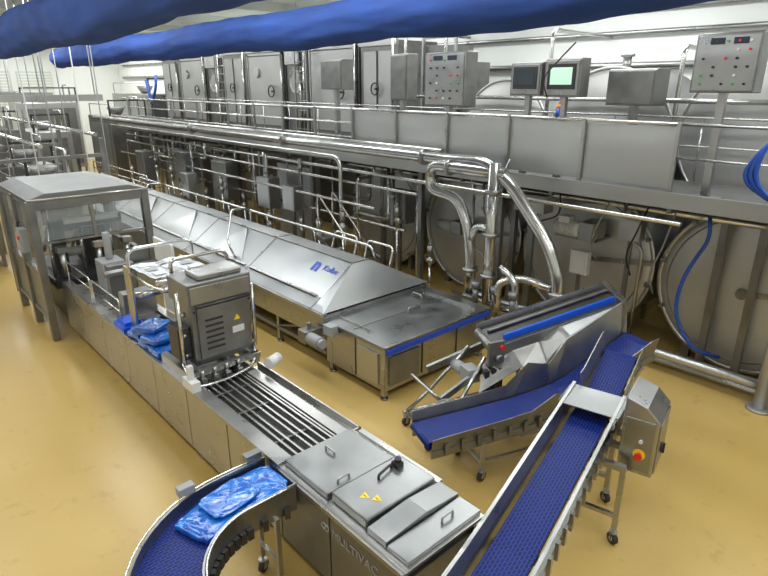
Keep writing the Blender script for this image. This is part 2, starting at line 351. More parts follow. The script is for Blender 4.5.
P(pm,"cable",M().tube([(3.12,6.3,1.95),(3.24,6.2,2.0),(3.3,6.0,1.7),(3.22,6.0,1.2)],.012,6,.2),hoseb)
def lump(cx,cy,cz,sx,sy,sz,seed,rot=0):
    rnd=random.Random(seed); b=M(); nu,nv=56,34; vs=[];fs=[]
    ph=[rnd.uniform(0,6) for _ in range(8)]
    se=lambda c,e:(abs(c)**e)*(1 if c>=0 else -1)
    for j in range(nv+1):
        v=math.pi*j/nv
        for i in range(nu):
            u=2*math.pi*i/nu
            x=se(math.sin(v),.5)*se(math.cos(u),.3); y=se(math.sin(v),.5)*se(math.sin(u),.3); z=se(math.cos(v),.4)
            k=1+.03*math.sin(4*u+ph[0])*math.sin(v)+.025*math.sin(9*u+ph[1])*math.sin(v)
            x*=sx*k; y*=sy*k; X=x/.12; Y=y/.12
            z=z*sz*(1+.12*math.sin(1.9*X+ph[2]+1.6*Y)-.34*(1-abs(math.sin(2.3*X+ph[3]-1.9*Y)))**4-.30*(1-abs(math.sin(2.6*Y+ph[4]+1.1*X)))**4-.22*(1-abs(math.sin(4.1*X+ph[5]+2.9*Y)))**4)
            z=max(z,-sz*.8)
            vs.append((cx+x*math.cos(rot)-y*math.sin(rot),cy+x*math.sin(rot)+y*math.cos(rot),cz+sz*.8+z))
    for j in range(nv):
        for i in range(nu): fs.append((j*nu+i,(j+1)*nu+i,(j+1)*nu+(i+1)%nu,j*nu+(i+1)%nu))
    b.add(vs,fs,0,True); return b
for k,(x,y,sx_,sy_,sz) in enumerate(((2.42,6.72,.2,.16,.055),(2.42,7.08,.2,.16,.055),(2.42,7.44,.2,.15,.055),(2.40,6.9,.19,.17,.05),(2.41,7.27,.19,.16,.05),(2.40,7.08,.18,.16,.045))):
    z=1.031 if k<3 else (1.14 if k<5 else 1.24)
    S("film_pack","flat glossy blue film pack stacked on the machine deck","pack",lump(x,y,z,sx_,sy_,sz,k,.1*k),filmb,group="blue film packs on the machine")
P(pm,"blue_tray",M().box(2.20,7.65,1.03,2.5,8.05,1.10).box(2.24,7.7,1.10,2.46,8.0,1.15),blueb,"bright blue plastic tray")

# guard housing
gh=T("guard_housing","dark stainless portal housing with clear panels over packaging line","machine guard",(2.9,11.6,0))
X0,X1,Y0,Y1,ZT=1.95,3.78,10.65,12.9,2.42
for (x,y) in ((X0,Y0),(X1,Y0),(X0,Y1),(X1,Y1),(X0,(Y0+Y1)/2)): P(gh,"post",M().box(x-.06,y-.06,.02,x+.06,y+.06,ZT),steeld,bev=.004)
for z in (.35,1.15,2.34):
    for xx in (X0,X1): P(gh,"cross_rail",M().box(xx-.04,Y0,z,xx+.04,Y1,z+.07),steeld)
for yy in (Y0,Y1): P(gh,"cross_rail",M().box(X0,yy-.05,2.28,X1,yy+.05,2.42),steeld)
P(gh,"roof_sheet",M().prism([(X0-.03,ZT),(X1+.03,ZT),(X1+.03,ZT+.03),(X1-.25,ZT+.12),(X0+.25,ZT+.12),(X0-.03,ZT+.03)],'y',Y0-.03,Y1+.03),roofm,bev=.006)
P(gh,"roof_edge",M().tube([(X0-.04,Y0-.04,ZT+.02),(X1+.04,Y0-.04,ZT+.02),(X1+.04,Y1+.04,ZT+.02),(X0-.04,Y1+.04,ZT+.02)],.02,8,.04,closed=False),steel)
for q in ((X0-.01,Y0+.08,1.2,X0,(Y0+Y1)/2-.08,2.32),(X0-.01,(Y0+Y1)/2+.08,1.2,X0,Y1-.08,2.32),(X1,Y0+.08,1.2,X1+.01,Y1-.08,2.32),(X0+.08,Y0,1.75,X1-.08,Y0+.01,2.28)):
    P(gh,"clear_panel",M().box(*q),acryl,"clear acrylic guard panel")
P(gh,"panel_rail",M().box(X0+.05,Y0-.03,1.70,X1-.05,Y0+.03,1.74),steel)
P(gh,"panel_rail",M().box((X0+X1)/2-.025,Y0-.03,1.74,(X0+X1)/2+.025,Y0+.03,2.28),steel)
P(gh,"lower_panel",M().box(X0-.01,Y0+.06,.42,X0+.01,Y1-.06,1.13),steeld)
P(gh,"loading_unit",M().box(2.15,10.8,.85,3.6,12.8,.98).box(2.4,11.0,.02,3.3,12.7,.85).box(2.3,11.2,.98,2.5,11.5,1.9).box(2.9,11.6,.98,3.3,12.2,1.7).box(2.3,11.2,1.8,3.5,11.4,1.95),steelk)
for q in ((2.5,11.1,1.95,.06),(2.5,11.9,1.2,.09),(2.4,12.3,1.6,.08)): P(gh,"film_reel",M().cyl((q[0],q[1],q[2]),(3.4,q[1],q[2]),q[3],12),plastw)
for q in (2.2,2.7,3.2): P(gh,"inner_arm",M().tube([(q,11.0,1.0),(q,11.0,1.6),(q+.15,11.5,1.9),(q+.15,12.3,1.2)],.03,8,.1),steel)
for q in (2.35,2.95,3.45): P(gh,"cylinder_unit",M().cyl((q,10.95,1.0),(q,10.95,1.45),.05,12).box(q-.08,10.87,1.45,q+.08,11.03,1.55),steelb)
for z in (1.5,1.8): P(gh,"handle",M().tube([(X0-.05,11.4,z),(X0-.1,11.4,z),(X0-.1,11.4,z+.18),(X0-.05,11.4,z+.18)],.012,6,.03),black)
P(gh,"switch_box",M().box(X0-.18,10.9,1.55,X0-.06,11.15,1.95),plastg,bev=.01)
P(gh,"signal_knob",M().cyl((X0-.18,11.0,1.8),(X0-.21,11.0,1.8),.03,14),red)
P(gh,"front_panel",M().box(3.1,Y0-.03,.3,X1-.06,Y0,1.4),steeld)
S("side_cabinet","narrow stainless cabinet standing beside the guard housing","cabinet",M().box(3.3,10.2,.0,3.72,10.5,1.15),steel,bev=.01)

# ---------------------------------------------------------------- tunnel line
tn=T("cooling_tunnel","long stainless tunnel with pitched hood and flat outfeed table","tunnel machine",(5.9,11,0))
xl,xr=4.77,7.0
P(tn,"outfeed_box",M().box(xl+.03,5.27,.14,xr-.03,6.62,.80),steel,bev=.01)
P(tn,"table_top",M().box(xl-.02,5.22,.80,xr+.02,6.62,.85),lidm,bev=.01)
P(tn,"blue_edge_strip",M().box(xl,5.20,.73,xr,5.235,.80),inkb,"blue film strip along table edge")
for xx in (xl+.75,xl+1.5): P(tn,"panel_seam",M().box(xx,5.255,.2,xx+.012,5.275,.7,0),steelk)
P(tn,"panel_seam",M().box(xl+.02,5.9,.18,xl+.034,5.915,.78,0),steelk)
P(tn,"access_panel",M().box(xl+.1,5.24,.22,xl+.68,5.27,.66),steeld,bev=.005)
P(tn,"access_panel",M().box(xl+.0,5.4,.22,xl+.03,5.85,.7),steelb,bev=.005)
for q in ((xl+.2,5.8,.85,xl+.22,6.5,.88),(xr-.25,5.3,.85,xr-.23,6.5,.89),(xl+.1,6.0,.85,xr-.1,6.02,.865)): P(tn,"table_bead",M().box(*q),steel)
handle(tn,(5.9,5.95,.85),(6.2,5.95,.85),.07,.012); handle(tn,(6.5,6.25,.85),(6.5,6.45,.85),.06,.012)
P(tn,"tub",M().prism([(xl,.50),(xl+.15,.38),(xr-.15,.38),(xr,.50),(xr,.90),(xl,.90)],'y',6.62,18.2),steel)
for q in ((xl-.05,xl+.06),(xr-.06,xr+.05)): P(tn,"tub_rim",M().box(q[0],6.62,.88,q[1],18.2,.93),steelb)
for q in (xl+.02,xr-.08): P(tn,"lower_frame",M().box(q,6.62,.24,q+.06,18.2,.30),steeld)
for yy in (5.32,6.5,8.0,9.5,11.0,12.5,14,15.5,17,18.1):
    for xx in (xl+.06,xr-.06):
        P(tn,"leg",M().box(xx-.035,yy-.035,.06,xx+.035,yy+.035,.5).cyl((xx,yy,.02),(xx,yy,.1),.02,8).cyl((xx,yy,0),(xx,yy,.025),.055,14),steel)
for yy in (8.0,9.5,11,12.5,14,15.5,17): P(tn,"brace",M().bar((xl+.05,yy,.3),(xl+.05,yy-.6,.48),.03),steeld)
ZR=1.49
prof=[(xl-.02,.94),(xl+.20,1.05),(5.62,ZR),(5.95,ZR),(xr-.20,1.05),(xr+.02,.94)]
def hoodsec(y0,y1,z=0):
    b=M(); inner=[(p[0]+(0.012 if p[0]<5.7 else -.012),p[1]-.014) for p in prof]
    b.prism([(p[0],p[1]+z) for p in prof]+[(p[0],p[1]+z) for p in reversed(inner)],'y',y0,y1); return b
ys=[6.95,9.2,11.5,13.8,16.0,18.2]
for i in range(5):
    s_=P(tn,"hood_panel",hoodsec(ys[i]+.012,ys[i+1]-.012),hoodm)
    r_=M(); zz=.004
    for j in range(5): r_.bar((prof[j][0],ys[i],prof[j][1]+zz),(prof[j+1][0],ys[i],prof[j+1][1]+zz),.03,.018)
    P(tn,"hood_rib",r_,steel)
    P(s_,"ridge_strip",M().box(5.60,ys[i]+.03,ZR,5.64,ys[i+1]-.03,ZR+.01),steel)
    P(s_,"hinge_strip",M().box(4.93,ys[i]+.1,1.04,4.99,ys[i+1]-.1,1.075),steel)
    if i>0:
        f=.035; P(s_,"folded_facet",M().plate([(5.0,ys[i]+1.7,1.07+f*.3),(5.0,ys[i]+.3,1.07+f*.3),(5.56,ys[i]+1.0,1.475+f)],.03),hoodm,"raised triangular fold on the hood slope")
b=M(); A=[(xl-.02,6.6,.94),(xr+.02,6.6,.94),(5.95,6.95,ZR),(5.62,6.95,ZR)]
b.plate(A,.012); b.plate([(xl-.02,6.6,.94),(5.62,6.95,ZR),(xl+.2,6.95,1.05),(xl-.02,6.95,.94)],.012); b.plate([(xr+.02,6.6,.94),(xr+.02,6.95,.94),(xr-.2,6.95,1.05),(5.95,6.95,ZR)],.012)
P(tn,"hood_end",b,hoodm)
sl=Vector((5.62-4.97,0,ZR-1.05)).normalized(); nn=Vector((-sl.z,0,sl.x))*.006
def onslope(x): return Vector((x,0,1.05+(x-4.97)*(ZR-1.05)/.65))+nn
p=onslope(5.40); text(tn,"logo_lettering","n",.36,(p.x,7.62,p.z),(0,-1,0),sl,inkb,.002,"blue logo letter on the hood",.014)
text(tn,"logo_lettering","Kolbe",.16,(p.x,7.25,p.z),(0,-1,0),sl,inkb,.002,"blue script lettering on the hood")
P(tn,"hand_rail",M().tube([(6.35,7.2,1.30),(6.25,7.2,1.6),(6.25,17.8,1.6),(6.35,17.8,1.30)],.024,8,.12),pipem)
for yy in (8.9,10.6,12.3,14,15.7): P(tn,"rail_stanchion",M().cyl((6.3,yy,1.3),(6.25,yy,1.6),.018,8),pipem)
for (y0) in (9.8,14.2):
    P(tn,"lift_bow",M().tube([(5.02,y0,1.10),(4.95,y0+.1,1.4),(5.5,y0+.9,1.8),(6.1,y0+1.2,1.7),(6.1,y0+1.2,1.4)],.022,8,.15),pipem)
for y0 in (7.3,8.3): P(tn,"lift_bow",M().tube([(6.75,y0,1.1),(6.85,y0,1.45),(6.85,y0+.7,1.45),(6.75,y0+.7,1.1)],.022,8,.1),pipem)
mo=M().cyl((4.5,6.35,.62),(4.5,6.62,.62),.09,18,0).cyl((4.5,6.28,.62),(4.5,6.35,.62),.075,18,0).box(4.42,6.62,.52,4.74,6.82,.72,1).cyl((4.56,6.72,.72),(4.56,6.72,.82),.03,10,1)
P(tn,"gear_motor",mo,[plastg,steeld],"grey gear motor",bev=.004)
P(tn,"junction_box",M().box(4.62,6.25,.7,4.76,6.45,.86),plastg,bev=.008)
inf=T("infeed_conveyor","stainless infeed conveyor with side rails behind the tunnel","conveyor",(5.9,21,0))
for q in (5.0,6.7): P(inf,"side_frame",M().box(q,18.3,.8,q+.08,24,1.0),steel)
P(inf,"belt",M().box(5.08,18.3,.88,6.7,24,.92),steelk)
for yy in (18.6,20.4,22.2,23.8):
    for xx in (5.04,6.74): P(inf,"leg",M().box(xx-.03,yy-.03,0,xx+.03,yy+.03,.8),steel)
for xx in (5.04,6.74): P(inf,"guard_rail",M().tube([(xx,18.5,1),(xx,18.5,1.5),(xx,23.8,1.5),(xx,23.8,1)],.02,6,.1).tube([(xx,18.5,1.25),(xx,23.8,1.25)],.015,6),pipem)

# ---------------------------------------------------------------- conveyors
def side_plate(b,path,y,dy,zb,zt,th=.01,m=0,zts=None):
    n=len(path)
    for i in range(n-1):
        (x0,z0),(x1,z1)=path[i],path[i+1]
        t0=zts[i] if zts else zt; t1=zts[i+1] if zts else zt
        vs=[(x0,y,z0+zb),(x1,y,z1+zb),(x1,y+dy,z1+t1),(x0,y+dy,z0+t0)]
        vs+=[(v[0],v[1]+th,v[2]) for v in vs]
        b.add(vs,[(0,1,2,3),(7,6,5,4),(0,4,5,1),(1,5,6,2),(2,6,7,3),(3,7,4,0)],m)
    return b
def beltpart(par,path,w,name="belt",yo=0):
    b=M(); n=len(path); a,c=yo-w/2,yo+w/2
    for i in range(n-1):
        (x0,z0),(x1,z1)=path[i],path[i+1]
        vs=[(x0,a,z0),(x1,a,z1),(x1,c,z1),(x0,c,z0),(x0,a,z0-.03),(x1,a,z1-.03),(x1,c,z1-.03),(x0,c,z0-.03)]
        b.add(vs,[(0,1,2,3),(7,6,5,4),(0,4,5,1),(1,5,6,2),(2,6,7,3),(3,7,4,0)])
    for (x0,z0) in (path[0],path[-1]): b.cyl((x0,a,z0-.045),(x0,c,z0-.045),.045,14)
    return P(par,name,b,belt,"deep blue modular plastic belt")
ra=math.radians(-20)
ca=T("belt_conveyor","blue belt conveyor rising steeply at one end, kinked steel walls","conveyor",(3.95,3.74,0),ra)
pa=[(0,.62),(.9,.64),(1.25,.65),(1.55,.68),(1.85,.72),(2.1,.80),(2.90,1.20),(3.0,1.22)]
beltpart(ca,pa,.42)
P(ca,"side_wall",side_plate(M(),pa,-.22,-.05,-.15,.10,.01,0,[.06,.08,.10,.22,.12,.10,.12,.12]),steeld)
P(ca,"side_wall",side_plate(M(),pa,.21,.07,-.15,.10,.01,0,[.10,.12,.14,.36,.24,.46,.42,.26]),lidm)
P(ca,"side_beam",side_plate(M(),pa,-.245,0,-.19,-.1,.03),steeld); P(ca,"side_beam",side_plate(M(),pa,.22,0,-.19,-.1,.03),steeld)
for (x,z) in ((.5,.45),(1.4,.5),(2.3,.68),(2.7,.88)): P(ca,"cross_bar",M().cyl((x,-.23,z),(x,.23,z),.02,8),steeld)
for i in range(9): P(ca,"wall_bracket",M().box(.15+i*.2,-.27,.46+i*.008,.19+i*.2,-.25,.6+i*.008),steeld)
P(ca,"wedge_chute",M().plate([(.9,.32,.74),(1.5,.32,.98),(1.5,.56,1.10),(1.1,.56,.98)],.01),steeld,"folded steel wedge chute")
P(ca,"wedge_chute",M().plate([(1.5,.32,.98),(1.85,.32,.96),(1.9,.58,1.14),(1.5,.56,1.10)],.01),steel,"folded steel wedge chute")
P(ca,"wedge_chute",M().plate([(1.85,.32,.96),(2.15,.32,1.25),(2.2,.58,1.28),(1.9,.58,1.14)],.01),steeld,"folded steel wedge chute")
P(ca,"wedge_chute",M().plate([(2.15,.32,1.25),(2.9,.32,1.58),(2.6,.58,1.36),(2.2,.58,1.28)],.01),lidm,"folded steel wedge chute")
for (x,z) in ((.62,.5),(2.25,.72)):
    b=M()
    for y in (-.27,.27): b.box(x-.025,y-.02,.18,x+.025,y+.02,z)
    b.box(x-.02,-.29,.22,x+.02,.29,.26); P(ca,"leg_frame",b,steel)
for y in (-.28,.28): P(ca,"base_rail",M().box(.62,y-.015,.24,2.25,y+.015,.28),steel)
for y in (-.27,.27): P(ca,"brace",M().bar((2.25,y,.3),(2.8,y,1.02),.04),steel)
for (x,y) in ((.62,-.27),(.62,.27),(2.25,-.27),(2.25,.27)): caster(ca,x,y,.2,.4)
P(ca,"gear_motor",M().cyl((1.2,-.12,.42),(1.5,-.12,.42),.07,16).box(1.5,-.2,.34,1.66,0,.5),plastg,"grey drive motor under the belt")
rb=math.radians(13)
cb=T("belt_conveyor","long inclined blue belt conveyor with high flared steel walls on casters","conveyor",(2.75,1.8,0),rb)
pb=[(-.9,.82),(.0,.84),(.3,.86),(2.35,1.08),(2.5,1.10)]
wy0,wy1=-.13,.21
beltpart(cb,pb,wy1-wy0,yo=(wy0+wy1)/2)
P(cb,"side_wall",side_plate(M(),pb,wy0-.01,-.06,-.14,.14),lidm); P(cb,"side_wall",side_plate(M(),pb,wy1,.08,-.14,.15),lidm)
P(cb,"wall_lip",side_plate(M(),pb,wy0-.09,0,.135,.15,.03),steelb); P(cb,"wall_lip",side_plate(M(),pb,wy1+.075,0,.145,.16,.03),steelb)
P(cb,"side_beam",side_plate(M(),pb,wy0-.06,0,-.2,-.1,.04),steel); P(cb,"side_beam",side_plate(M(),pb,wy1+.01,0,-.2,-.1,.04),steel)
for i in range(14):
    x=.1+i*.17; z=.84+max(0,(x-.3))*.11; P(cb,"wall_bracket",M().box(x,wy0-.09,z-.2,x+.05,wy0-.06,z-.03),steel)
P(cb,"transfer_plate",M().plate([(2.1,wy0-.12,1.20),(2.5,wy0-.12,1.23),(2.5,wy1+.12,1.23),(2.1,wy1+.12,1.20)],.012).box(2.1,wy0-.13,1.05,2.5,wy0-.12,1.22).box(2.1,wy1+.12,1.05,2.5,wy1+.13,1.22),lidm,"flat steel transfer plate",bev=.003)
# second belt section carrying on beyond the transfer plate, rising between tall walls
pc=[(2.56,1.12),(2.7,1.14),(3.25,1.30),(3.35,1.31)]
beltpart(cb,pc,.34,"upper_belt",.04)
P(cb,"upper_side_wall",side_plate(M(),pc,-.15,-.04,-.14,.16),lidm); P(cb,"upper_side_wall",side_plate(M(),pc,.21,.05,-.14,.22),lidm)
P(cb,"upper_strut",M().bar((2.42,-.18,.6),(3.2,-.14,1.14),.035).bar((2.42,.26,.6),(3.2,.22,1.14),.035),steel)
for (x,z,y0,y1) in ((.5,.70,-.18,.26),(1.85,.86,-.40,.40),(2.42,.92,-.18,.26)):
    b=M()
    for y in (y0,y1): b.box(x-.025,y-.025,.18,x+.025,y+.025,z)
    b.box(x-.02,y0,.3,x+.02,y1,.34); b.box(x-.03,y0-.02,z-.03,x+.03,y1+.02,z+.03)
    P(cb,"leg_frame",b,steel)
    for y in (y0,y1): caster(cb,x,y,.2,.9)
cx0,cx1,cy0,cy1=1.98,2.48,-.62,-.31
bx=P(cb,"control_box",M().prism([(cy1,.76),(cy1,1.52),(cy0+.12,1.46),(cy0,1.34),(cy0,.76)],'x',cx0,cx1),steel,"stainless switch box",bev=.01)
P(bx,"box_door",M().box(cx0+.03,cy0-.015,.80,cx1-.03,cy0,1.31),lidm,bev=.005)
P(bx,"box_side_door",M().box(cx0-.012,cy0+.03,.80,cx0,cy1-.03,1.33),lidm,bev=.004)
P(bx,"emergency_stop",M().cyl((cx0-.012,cy0+.13,.98),(cx0-.05,cy0+.13,.98),.022,14).cyl((cx0-.05,cy0+.13,.98),(cx0-.07,cy0+.13,.98),.035,16),red)
P(bx,"emergency_stop_ring",M().cyl((cx0-.012,cy0+.13,.98),(cx0-.016,cy0+.13,.98),.055,20),yellow)
P(bx,"main_switch",M().cyl((cx0+.2,cy0-.015,1.0),(cx0+.2,cy0-.03,1.0),.05,18).box(cx0+.185,cy0-.05,.95,cx0+.215,cy0-.03,1.05),[black])
P(bx,"push_button",M().cyl((cx0-.012,cy0+.13,1.12),(cx0-.03,cy0+.13,1.12),.018,12),plastw)
for q in (2.1,2.34): P(cb,"box_bracket",M().box(q,-.31,.88,q+.06,wy0-.05,.93),steeld)
cc=T("curved_conveyor","curved conveyor with blue belt and steel side guards on casters","conveyor",(1.7,3.5,0))
cxc,cyc=1.74,2.88
def arcpts(R,z,full=True):
    pts=[(2.17,cyc+R,z),(1.95,cyc+R,z)]
    for k in range(15):
        a=math.pi/2+k*math.pi/2/14; pts.append((cxc+R*math.cos(a),cyc+R*math.sin(a),z))
    pts+=[(cxc-R,2.6,z),(cxc-R,2.0,z)]
    return pts
def strip(b,pa_,pb_,m=0,sm=False):
    n=len(pa_); b.add(list(pa_)+list(pb_),[(i,i+1,n+i+1,n+i) for i in range(n-1)],m,sm)
ri,ro=.64,1.12; zc=.92
b=M(); strip(b,arcpts(ri,zc),arcpts(ro,zc)); strip(b,arcpts(ro,zc-.04),arcpts(ri,zc-.04)); P(cc,"belt",b,belt,"deep blue modular curve belt")
for (R,dr,h) in ((ri,-.015,.10),(ro,.015,.10)):
    b=M(); strip(b,arcpts(R,zc-.16),arcpts(R,zc+h)); strip(b,arcpts(R,zc+h),arcpts(R+dr,zc+h)); strip(b,arcpts(R+dr,zc+h),arcpts(R+dr,zc-.16))
    P(cc,"side_guard",b,lidm)
    P(cc,"top_rail",M().tube(arcpts(R+dr*2,zc+h+.005),.010,8),pipem)
ap=arcpts(ri-.035,zc-.1)
for i in range(0,len(ap)-1):
    p=Vector(ap[i]).lerp(Vector(ap[i+1]),.5); a=math.atan2(p.y-cyc,p.x-cxc)
    P(cc,"bracket",M().obox(p+Vector((0,0,-.03)),(.035,.05,.10),(0,0,a)),steelk)
b=M(); strip(b,arcpts(ri+.02,zc-.15),arcpts(ro-.02,zc-.15)); P(cc,"return_pan",b,steeld)
P(cc,"end_bracket",M().box(2.0,cyc+ro+.02,zc-.05,2.15,cyc+ro+.1,zc+.16),steeld)
P(cc,"sensor_box",M().box(1.36,cyc+ro-.03,zc+.1,1.5,cyc+ro+.05,zc+.18),plastg,bev=.008)
for q in (((1.96,3.80),(1.96,3.50)),((.72,2.7),(1.06,2.7))):
    b=M()
    for (x,y) in q: b.box(x-.02,y-.02,.18,x+.02,y+.02,zc-.14)
    b.bar((q[0][0],q[0][1],.32),(q[1][0],q[1][1],.32),.03); P(cc,"leg_frame",b,steel)
    for (x,y) in q: caster(cc,x,y,.2,.5)
P(cc,"leg",M().box(.98,3.6,.18,1.02,3.64,zc-.14),steel); caster(cc,1.0,3.62,.2,.5)
S("film_bag","large flat glossy blue film bag lying on the curved belt","bag",lump(1.90,3.765,zc+.003,.265,.20,.040,21,.03),filmb)
S("film_bag","flat glossy blue film bag resting against the first bag","bag",lump(1.46,3.68,zc+.003,.20,.19,.036,33,.3),filmb)
S("film_bag","thin crumpled blue film lying over the two bags","bag",lump(1.68,3.74,zc+.080,.22,.16,.014,45,.2),filmb)

# tilted table
tt=T("tilting_chute","tilted steel transfer chute with bright blue guide strip on a stand","chute",(5.34,3.98,0),math.radians(-17))
def inc(x): return 1.14+.125*x
L=2.15
P(tt,"chute_bed",M().plate([(0,-.15,inc(0)),(L,-.15,inc(L)),(L,.2,inc(L)+.12),(0,.2,inc(0)+.12)],.02),steelk,"dark steel chute bed")
P(tt,"side_plate",M().plate([(0,-.17,inc(0)-.12),(L,-.17,inc(L)-.12),(L,-.17,inc(L)+.04),(0,-.17,inc(0)+.04)],.015),lidm)
P(tt,"side_plate",M().plate([(0,.22,inc(0)+0),(L,.22,inc(L)+0),(L,.24,inc(L)+.2),(0,.24,inc(0)+.2)],.015),steel)
P(tt,"guide_strip",M().bar((.2,-.06,inc(.2)+.07),(2.0,-.06,inc(2.0)+.07),.03,.08),blueb,"bright blue guide strip")
P(tt,"guide_strip",M().bar((.1,.13,inc(.1)+.12),(2.1,.13,inc(2.1)+.12),.05,.02),steeld)
P(tt,"head_box",M().bar((L-.05,-.20,inc(L)-.06),(L-.05,.26,inc(L)+.14),.12,.14),steel)
P(tt,"drive_head",M().cyl((-.02,-.16,inc(0)),(-.02,.2,inc(0)+.12),.05,14).box(-.12,-.22,.98,.1,-.18,1.28).cyl((0,-.22,1.08),(0,-.3,1.08),.05,14),steeld)
P(tt,"red_knob",M().cyl((.06,-.2,1.2),(.06,-.25,1.2),.03,12),red)
for y in (-.18,.42):
    P(tt,"stand_frame",M().tube([(-.9,y,.2),(-.55,y,.45),(-.1,y*.6,1.05)],.025,8,.1).tube([(-.95,y,.2),(.45,y,.2)],.025,8).tube([(.4,y,.2),(.4,y*.6,1.15)],.025,8),steel)
for q in ((-.9,.2),(.4,.2),(-.58,.44)): P(tt,"cross_tube",M().tube([(q[0],-.18,q[1]),(q[0],.42,q[1])],.022,8),steel)
P(tt,"push_handle",M().tube([(-.55,-.18,.45),(-.85,-.18,.75),(-.85,.42,.75),(-.55,.42,.45)],.02,8,.08),steel)
P(tt,"brace_bar",M().bar((-.6,.42,.75),(.3,.2,1.1),.05,.09).bar((-.7,-.1,.6),(.1,-.1,1.0),.04,.08),lidm)
P(tt,"support_post",M().bar((1.9,.34,.0),(1.9,.34,inc(1.9)+.0),.05),steel)
for (x,y) in ((-.9,-.18),(-.9,.42),(.4,-.18),(.4,.42)): caster(tt,x,y,.2,.2)
P(tt,"drive_motor",M().cyl((-.25,.1,.80),(-.25,.36,.80),.08,16).box(-.32,-.1,.72,-.15,.1,.9),plastg)
for q in (.1,.2,.3): P(tt,"side_block",M().box(-.3+q,-.28,.62,-.24+q,-.2,.95),steelk)
b=M()
for k in range(6): b.torus((-.72-.008*k,-.24-.012*k,.56-.01*(k%3)),(.35,1,.15),.14-.006*k,.009,24,6)
P(tt,"cable_coil",b,[plastg],"coiled grey power cable hanging on stand")
P(tt,"orange_plug",M().cyl((-.6,-.28,.60),(-.6,-.28,.68),.02,12),orange)

# ---------------------------------------------------------------- walkway
ww=T("walkway","raised stainless walkway with solid barrier panels and tubular rails","walkway",(9.3,10,0))
P(ww,"deck",M().box(8.3,-1,2.62,10.3,25,2.68),steeld)
P(ww,"fascia_beam",M().box(8.24,-1,2.58,8.30,25,2.80),bar_m)
y=3.3
while y<10.2:
    P(ww,"barrier_panel",M().box(8.42,y+.01,2.82,8.44,y+1.39,3.66),bar_m); y+=1.4
P(ww,"handrail",M().tube([(8.42,3.3,3.70),(8.42,24.8,3.70)],.028,8),pipem)
P(ww,"handrail",M().tube([(8.42,-1,3.70),(8.42,3.3,3.70)],.024,8),pipem)
P(ww,"mid_rail",M().tube([(8.42,-1,3.25),(8.42,3.3,3.25)],.018,8),pipem)
for z in (3.1,3.4): P(ww,"mid_rail",M().tube([(8.42,10.3,z),(8.42,24.8,z)],.018,8),pipem)
for yy in [-.5,.8,1.8,3.3,4.7,6.1,7.5,8.9,10.3,11.7,13.1,14.5,16,18,20,22,24]:
    P(ww,"rail_post",M().box(8.36,yy-.025,2.7,8.41,yy+.025,3.72),steel)
P(ww,"column",M().cyl((8.45,1.67,.02),(8.45,1.67,2.6),.085,18).cyl((8.45,1.67,0),(8.45,1.67,.04),.16,18),tankm)
for yy in (6.2,8.2,12,15.8,19.6,23.4,-.6): P(ww,"column",M().box(8.42,yy-.05,.0,8.52,yy+.05,2.6),steeld)
for yy in (2.2,2.7,6.3,10,14,18,22): P(ww,"column",M().box(9.0,yy-.05,.0,9.1,yy+.05,2.62),steeld)
yy=-.6
while yy<25: P(ww,"cross_beam",M().box(8.3,yy,2.5,9.2,yy+.06,2.62),steeld); yy+=1.9
P(ww,"rear_rail",M().tube([(10.3,-1,3.7),(10.3,25,3.7)],.02,8),pipem); P(ww,"rear_rail",M().tube([(10.3,-1,3.25),(10.3,25,3.25)],.016,8),pipem)
for k in range(18): P(ww,"rear_post",M().tube([(10.3,-.8+k*1.5,2.68),(10.3,-.8+k*1.5,3.7)],.016,6),pipem)

# ---------------------------------------------------------------- lower tanks
def lowtank(y,z,r,x0,lbl):
    t=T("process_tank",lbl,"tank",(x0+.6,y,0),group="round process tanks under the walkway")
    P(t,"shell",M().rev((x0,y,z),(1,0,0),[(0,r*.99),(.04,r),(1.1,r),(1.1,.001)],48),tankm)
    P(t,"dished_door",M().rev((x0,y,z),(1,0,0),[(.03,r),(-.02,r*.985),(-.06,r*.9),(-.10,r*.65),(-.12,r*.3),(-.125,.001)],48),doorm,"round dished tank door")
    P(t,"flange_ring",M().torus((x0,y,z),(1,0,0),r*1.0,.04,48,8),steelb)
    P(t,"inner_ring",M().torus((x0-.065,y,z),(1,0,0),r*.88,.012,48,6),steeld)
    for k in range(10):
        a=k*2*math.pi/10+.2; c=Vector((x0-.05,y+math.cos(a)*r*.99,z+math.sin(a)*r*.99)); P(t,"clamp",M().obox(c,(.08,.07,.06),(a,0,0)),steeld)
    P(t,"hub",M().cyl((x0-.12,y,z),(x0-.18,y,z),.08,18),steeld)
    P(t,"hinge_arm",M().bar((x0-.15,y,z),(x0-.12,y-r*1.03,z+.15),.04,.08),steel)
    for q in (-.7,.7): P(t,"support_leg",M().box(x0+.1,y+q-.06,0,x0+.25,y+q+.06,z-r*.6),steeld)
    return t
R_=1.24;Z_=1.33
lowtank(7.55,Z_,R_,9.3,"large round stainless tank with dished door beneath the walkway")
lowtank(4.95,Z_,R_,9.3,"round stainless tank with motor mounted on its door")
lowtank(2.35,Z_,R_,9.3,"large brushed tank end beside blue hose and columns")
lowtank(-.25,Z_,R_,9.3,"round stainless tank end under the walkway")
lowtank(10.15,Z_,R_,9.3,"round stainless tank shaded beneath the walkway")
